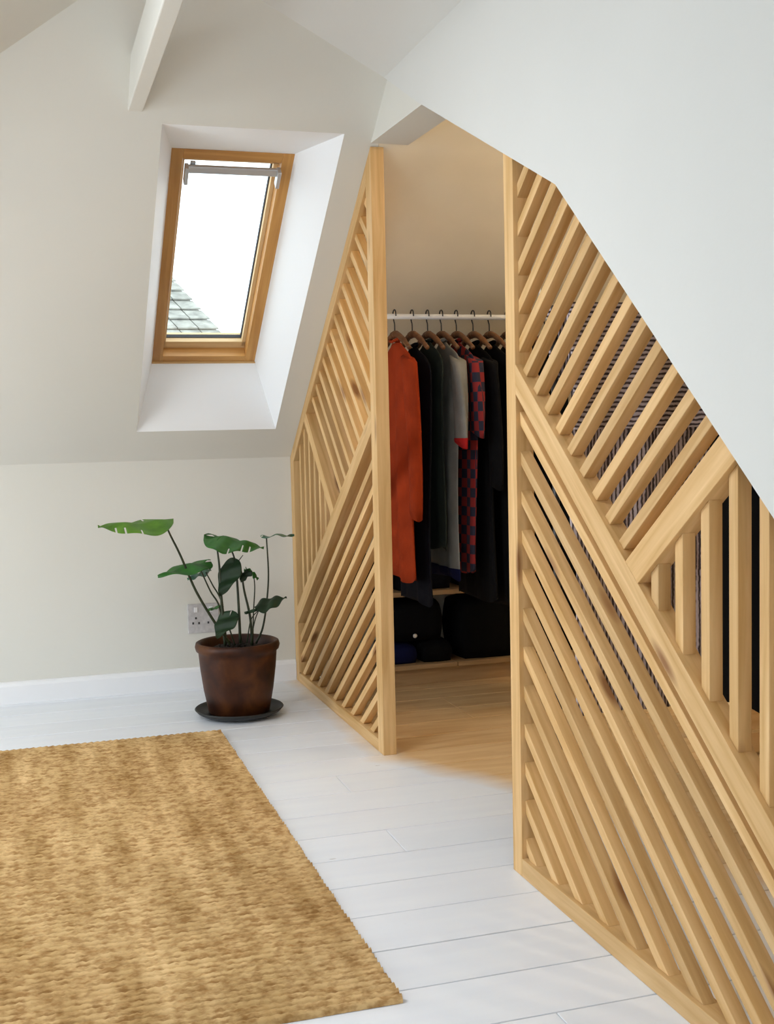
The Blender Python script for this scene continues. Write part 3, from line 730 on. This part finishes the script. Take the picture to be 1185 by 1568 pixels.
garment('orange_shirt', 'bright orange long-sleeved shirt at the left end of the closet rail', 'shirt', 'orange', 1.470, RY, ZN, 0.60, 0.026, 0.205, 0.0, 0.62, 1, fold=0.75)
garment('navy_jumper', 'dark navy long top hanging next to the orange shirt', 'top', 'navy', 1.545, RY, ZN-0.02, 0.50, 0.020, 0.20, 0.0, None, 2)
garment('green_jumper', 'dark grey-green top hanging before the pale grey shirt', 'top', 'greencloth', 1.612, RY, ZN, 0.72, 0.017, 0.19, -0.03, None, 3)
garment('grey_shirt', 'pale grey short-sleeved shirt with a red cuff on the closet rail', 'shirt', 'greycloth', 1.672, RY, ZN, 0.60, 0.018, 0.200, -0.03, 0.34, 4, cuff='redcuff', hem='bluebox')
garment('plaid_shirt', 'red and navy plaid shirt hanging behind the pale grey shirt', 'shirt', 'plaid', 1.738, RY, ZN, 0.62, 0.018, 0.215, -0.03, 0.30, 5)
garment('black_shirt', 'black top with white neckline hanging right of the plaid shirt', 'top', 'blackcloth', 1.812, RY, ZN-0.01, 0.50, 0.022, 0.21, 0, 0.5, 6)
bl = ['black long coat on the rail beside the right door post', 'black garment on the rail just behind the right door post']
for i, (x, k) in enumerate(row1[6:]):
    lab = (bl + ['third black garment past the right door post, behind the slats', 'last black garment on the white rail, farthest behind the slats'])[i]
    garment('black_garment', lab, 'garment', 'blackcloth', x, RY, ZN-0.01, 0.48-0.02*i, 0.026, 0.215, 0.0, None, 10+i, group='black clothes at the right end of the closet rail')

# low shelf unit against the closet knee wall
su = thing('shelf_unit', 'low raw wood shelf unit against the closet knee wall under the clothes', 'shelf unit', (2.3, 5.3, 0))
ux0, ux1, uy0 = 1.30, 3.2, 5.17
rel('shelf', (ux0, uy0, 0.425), (ux1, D-0.002, 0.447), 'shelfwood', su, 0.002)
rel('base_board', (ux0, uy0, 0.078), (1.93, D-0.002, 0.100), 'shelfwood', su, 0.002)
rel('base_board', (1.934, uy0, 0.078), (ux1, D-0.002, 0.100), 'shelfwood', su, 0.002)
rel('plinth', (ux0, uy0+0.03, 0.0), (ux1, uy0+0.05, 0.077), 'shelfwood', su)
for sx_ in (ux0, 2.6, ux1-0.02): rel('upright', (sx_, uy0+0.005, 0.101), (sx_+0.018, D-0.002, 0.424), 'shelfwood', su)
def bag(name, label, cat, m, a, b, seedv, group=None, handle=False):
    """soft slumped fabric bag filling the box a..b"""
    rnd = random.Random(seedv); bm = bmesh.new(); bmesh.ops.create_cube(bm, size=1)
    bmesh.ops.subdivide_edges(bm, edges=bm.edges[:], cuts=5, use_grid_fill=True)
    c = [(a[i]+b[i])/2 for i in range(3)]; h = [(b[i]-a[i]) for i in range(3)]; ph = rnd.random()*6
    for v in bm.verts:
        p = v.co; r = max(0.0, p.length-0.5)
        q = p*(1-0.45*r)
        q.z = p.z*(1-0.35*r) - (0.10*(p.x*p.x+p.y*p.y)*2 if p.z > 0 else 0) + (0.02*math.sin(p.x*9+ph) if p.z > 0.3 else 0)
        if p.z <= -0.49: q.z = -0.5
        v.co = Vector((c[0]+q.x*h[0], c[1]+q.y*h[1], c[2]+q.z*h[2]))
    t = thing(name, label, cat, (c[0], c[1], a[2]), group)
    obj('body', bm, m, t, smooth=True)
    if handle:
        obj('handle', tb(smooth_path([(c[0]-0.06, a[1]+h[1]*0.35, b[2]-0.035), (c[0]-0.04, a[1]+h[1]*0.35, b[2]+0.005), (c[0]+0.04, a[1]+h[1]*0.35, b[2]+0.005), (c[0]+0.06, a[1]+h[1]*0.35, b[2]-0.035)], 5), 0.006, 6), m, t, smooth=True)
    return t
bag('storage_bag', 'dark blue fabric bag at the left end of the bottom shelf', 'bag', 'bluebox', (1.60, 5.20, 0.101), (1.75, 5.50, 0.19), 1)
bag('storage_bag', 'black bag with a pale button on the bottom shelf below the orange shirt', 'bag', 'blackcloth', (1.63, 5.24, 0.20), (1.90, 5.52, 0.40), 2, handle=True)
bt = obj('button', lathe([(0, 0.004), (0.008, 0.004), (0.011, 0.0), (0.008, -0.002), (0, -0.002)], 16), 'metal', None, smooth=True, mtx=Matrix.Translation((1.745, 5.245, 0.225)) @ Matrix.Rotation(math.radians(90), 4, 'X'))
b2_ = [o for o in bpy.data.objects if o.name == 'storage_bag.001'][0]; bt.parent = b2_; bt.matrix_parent_inverse = Matrix.Translation(b2_.location).inverted()
bag('storage_bag', 'black slumped bag on the bottom shelf right of the shelf divider', 'bag', 'blackcloth', (1.96, 5.19, 0.101), (2.30, 5.52, 0.41), 3, handle=True)
bag('storage_bag', 'black bag on the bottom shelf behind the blue bag', 'bag', 'blackcloth', (1.765, 5.19, 0.101), (1.925, 5.52, 0.198), 4)
bag('storage_bag', 'black bag on the bottom shelf hidden behind the right slats', 'bag', 'blackcloth', (2.31, 5.19, 0.101), (2.59, 5.52, 0.41), 5)
for i, (a, b) in enumerate([((1.33, 5.2, 0.448), (1.62, 5.5, 0.62)), ((1.64, 5.2, 0.448), (1.94, 5.5, 0.66)), ((1.97, 5.2, 0.448), (2.28, 5.5, 0.68)), ((2.30, 5.2, 0.448), (2.62, 5.5, 0.64))]):
    bag('folded_clothes', ['dark folded bundle on the upper shelf behind the orange shirt', 'dark folded bundle on the upper shelf below the pale grey shirt', 'dark folded bundle on the upper shelf by the right post', 'dark folded bundle on the upper shelf behind the slats'][i], 'clothes', 'navy' if i % 2 else 'blackcloth', a, b, 20+i, 'dark bundles on the upper closet shelf')

# second rack with the mauve throw and black coats, behind the right panel
RY2, RZ2 = 3.30, 1.56
rk = thing('clothes_rack', 'dark metal clothes rack behind the right slatted panel', 'clothes rack', (2.3, RY2, 0))
obj('rack_bar', tb([(1.56, RY2, RZ2), (3.10, RY2, RZ2)], 0.011, 12), 'black', rk, smooth=True)
for xx in (1.565, 3.095):
    obj('rack_post', tb([(xx, RY2, 0.02), (xx, RY2, RZ2-0.011)], 0.011, 12), 'black', rk, smooth=True)
    obj('rack_foot', tb([(xx, RY2-0.22, 0.012), (xx, RY2+0.22, 0.012)], 0.011, 12), 'black', rk, smooth=True)
def throw(zb, yf, x0, x1, vertical, m, name, parent, nx=90, nz=110):
    bm = bmesh.new(); prev = None; path = []
    Lf = RZ2+0.016-zb
    for k in range(nz+1):
        t = k/nz
        path.append((yf-0.0, RZ2+0.012-Lf*t))
    back = [(yf + (2*(RY2-yf)), RZ2+0.012-0.25), (yf+2*(RY2-yf), RZ2+0.0), (RY2, RZ2+0.020)]
    path = back + path
    for k, (yy, zz_) in enumerate(path):
        line = []
        for i in range(nx+1):
            s = i/nx; x = x0+(x1-x0)*s
            fold = 0.012*math.sin(s*13+0.8)*min(1, max(0, (RZ2-zz_)*3)) if k > 3 else 0
            rib = 0.0035*math.sin((i if vertical else k)*2.1)
            edge = 0.008*math.sin(zz_*11) if i in (0,) else 0
            line.append(bm.verts.new((x+edge+0.01*math.sin(zz_*4), yy + (-(fold+0.012)+rib if k > 2 else 0), zz_)))
        if prev:
            for i in range(nx): bm.faces.new([prev[i], prev[i+1], line[i+1], line[i]])
        prev = line
    o = obj(name, bm, m, parent, smooth=True); s_ = o.modifiers.new('thick', 'SOLIDIFY'); s_.thickness = 0.006
    return o
th = thing('ribbed_throw', 'mauve-grey ribbed wool throw draped over the rack behind the right slats', 'throw', (1.83, RY2, RZ2))
throw(0.31, RY2-0.030, 1.60, 2.085, True, 'throw_v', 'lower_layer', th)
throw(1.20, RY2-0.072, 1.585, 2.090, False, 'throw_h', 'upper_layer', th, nx=50)
for i, x in enumerate((2.165, 2.245, 2.325)):
    put_hanger(x, RY2, RZ2+0.011, ['wooden hanger on the dark rack, first right of the mauve throw', 'middle wooden hanger of the three on the dark rack', 'wooden hanger on the dark rack, farthest from the mauve throw'][i], 'hangers on the dark rack')
    garment('black_coat', ['black coat hanging right beside the mauve throw', 'middle one of the three black coats on the dark rack', 'black coat on the dark rack, farthest from the mauve throw'][i], 'coat', 'blackcloth', x, RY2, RZ2-0.115, 0.30+0.03*(i % 2), 0.027, 0.215, 0.0, None, 30+i, group='black coats on the dark rack')
# added bulb lamp, unseen under the closet ridge, to brighten the closet
lm = thing('added_closet_lamp', 'added small white bulb lamp, unseen under the closet ridge, brightening the closet', 'lamp', (2.35, 3.45, 2.56))
obj('lamp_base', lathe([(0, 0.0), (0.05, 0.0), (0.05, -0.02), (0.02, -0.03), (0.018, -0.06), (0, -0.06)], 24), 'metal', lm, smooth=True, mtx=Matrix.Translation((2.35, 3.45, 2.56)))
m_, nt_, b_ = mat('added_warm_bulb'); b_.inputs['Emission Color'].default_value = (1, 0.78, 0.5, 1); b_.inputs['Emission Strength'].default_value = 8; b_.inputs['Base Color'].default_value = (0.9, 0.85, 0.75, 1)
obj('bulb', lathe([(0, -0.061), (0.014, -0.063), (0.03, -0.09), (0.034, -0.11), (0.026, -0.135), (0, -0.146)], 24), m_, lm, smooth=True, mtx=Matrix.Translation((2.35, 3.45, 2.56)))
pl_ = bpy.data.lights.new('added_bulb_light', 'POINT'); pl_.energy = 12.5; pl_.color = (1.0, 0.80, 0.56); pl_.shadow_soft_size = 0.04
po_ = bpy.data.objects.new('added_bulb_light', pl_); C.objects.link(po_); po_.location = (2.35, 3.45, 2.36)
# pale open crate on the closet floor
cr = thing('wooden_crate', 'pale wooden slatted crate on the closet floor beyond the right slats', 'crate', (2.66, 3.75, 0))
for k in range(3):
    z0 = 0.012+0.085*k
    rel('crate_slat', (2.40, 3.60, z0), (2.92, 3.612, z0+0.07), 'crate', cr, 0.001)
    rel('crate_slat', (2.40, 3.90, z0), (2.92, 3.912, z0+0.07), 'crate', cr, 0.001)
    rel('crate_slat', (2.388, 3.60, z0), (2.40, 3.912, z0+0.07), 'crate', cr, 0.001)
    rel('crate_slat', (2.92, 3.60, z0), (2.932, 3.912, z0+0.07), 'crate', cr, 0.001)
rel('crate_base', (2.40, 3.612, 0.0), (2.92, 3.90, 0.012), 'crate', cr)

# ------------------------------------------------------------------ neighbouring house seen through the skylight
nh = thing('neighbour_house', 'neighbouring house with a hipped grey tiled roof outside the skylight', 'house', (0, 16.5, 0))
cA = Vector((2.62, 13.0, 1.75)); rA = Vector((1.0, 16.7, 4.62)); rB = Vector((-3.0, 16.7, 4.62)); cB = Vector((-5.6, 13.0, 1.75))
obj('house_wall', bx((-5.3, 13.4, -3.0), (2.3, 20.0, 1.85)), 'render', nh)
rc, rd = Vector((2.62, 20.4, 1.75)), Vector((-5.6, 20.4, 1.75))
bm = bmesh.new(); vs = [bm.verts.new(v) for v in (cA, cB, rd, rc, rA, rB)]
for q in ((0, 4, 5, 1), (0, 3, 4), (3, 2, 5, 4), (2, 1, 5), (0, 1, 2, 3)): bm.faces.new([vs[i] for i in q])
obj('roof', bm, 'tiles', nh)
nc = 22
for k in range(nc):
    t0, t1 = k/nc, (k+1)/nc
    a = cA.lerp(rA, t0); b = cB.lerp(rB, t0); a1 = cA.lerp(rA, t1); b1_ = cB.lerp(rB, t1)
    n = (cB-cA).cross(rA-cA).normalized(); n = n if n.z > 0 else -n
    bm = bmesh.new(); nt_ = max(2, int((a.x-b.x)/0.24)); 
    for i in range(nt_):
        s0, s1 = i/nt_, (i+0.94)/nt_
        p0, p1, p2, p3 = a.lerp(b, s0), a.lerp(b, s1), a1.lerp(b1_, s1), a1.lerp(b1_, s0)
        prism(bm, [p0+n*0.035, p1+n*0.035, p2+n*0.008, p3+n*0.008], n*0.018)
    tc_ = obj('tile_course', bm, 'tiles', nh)
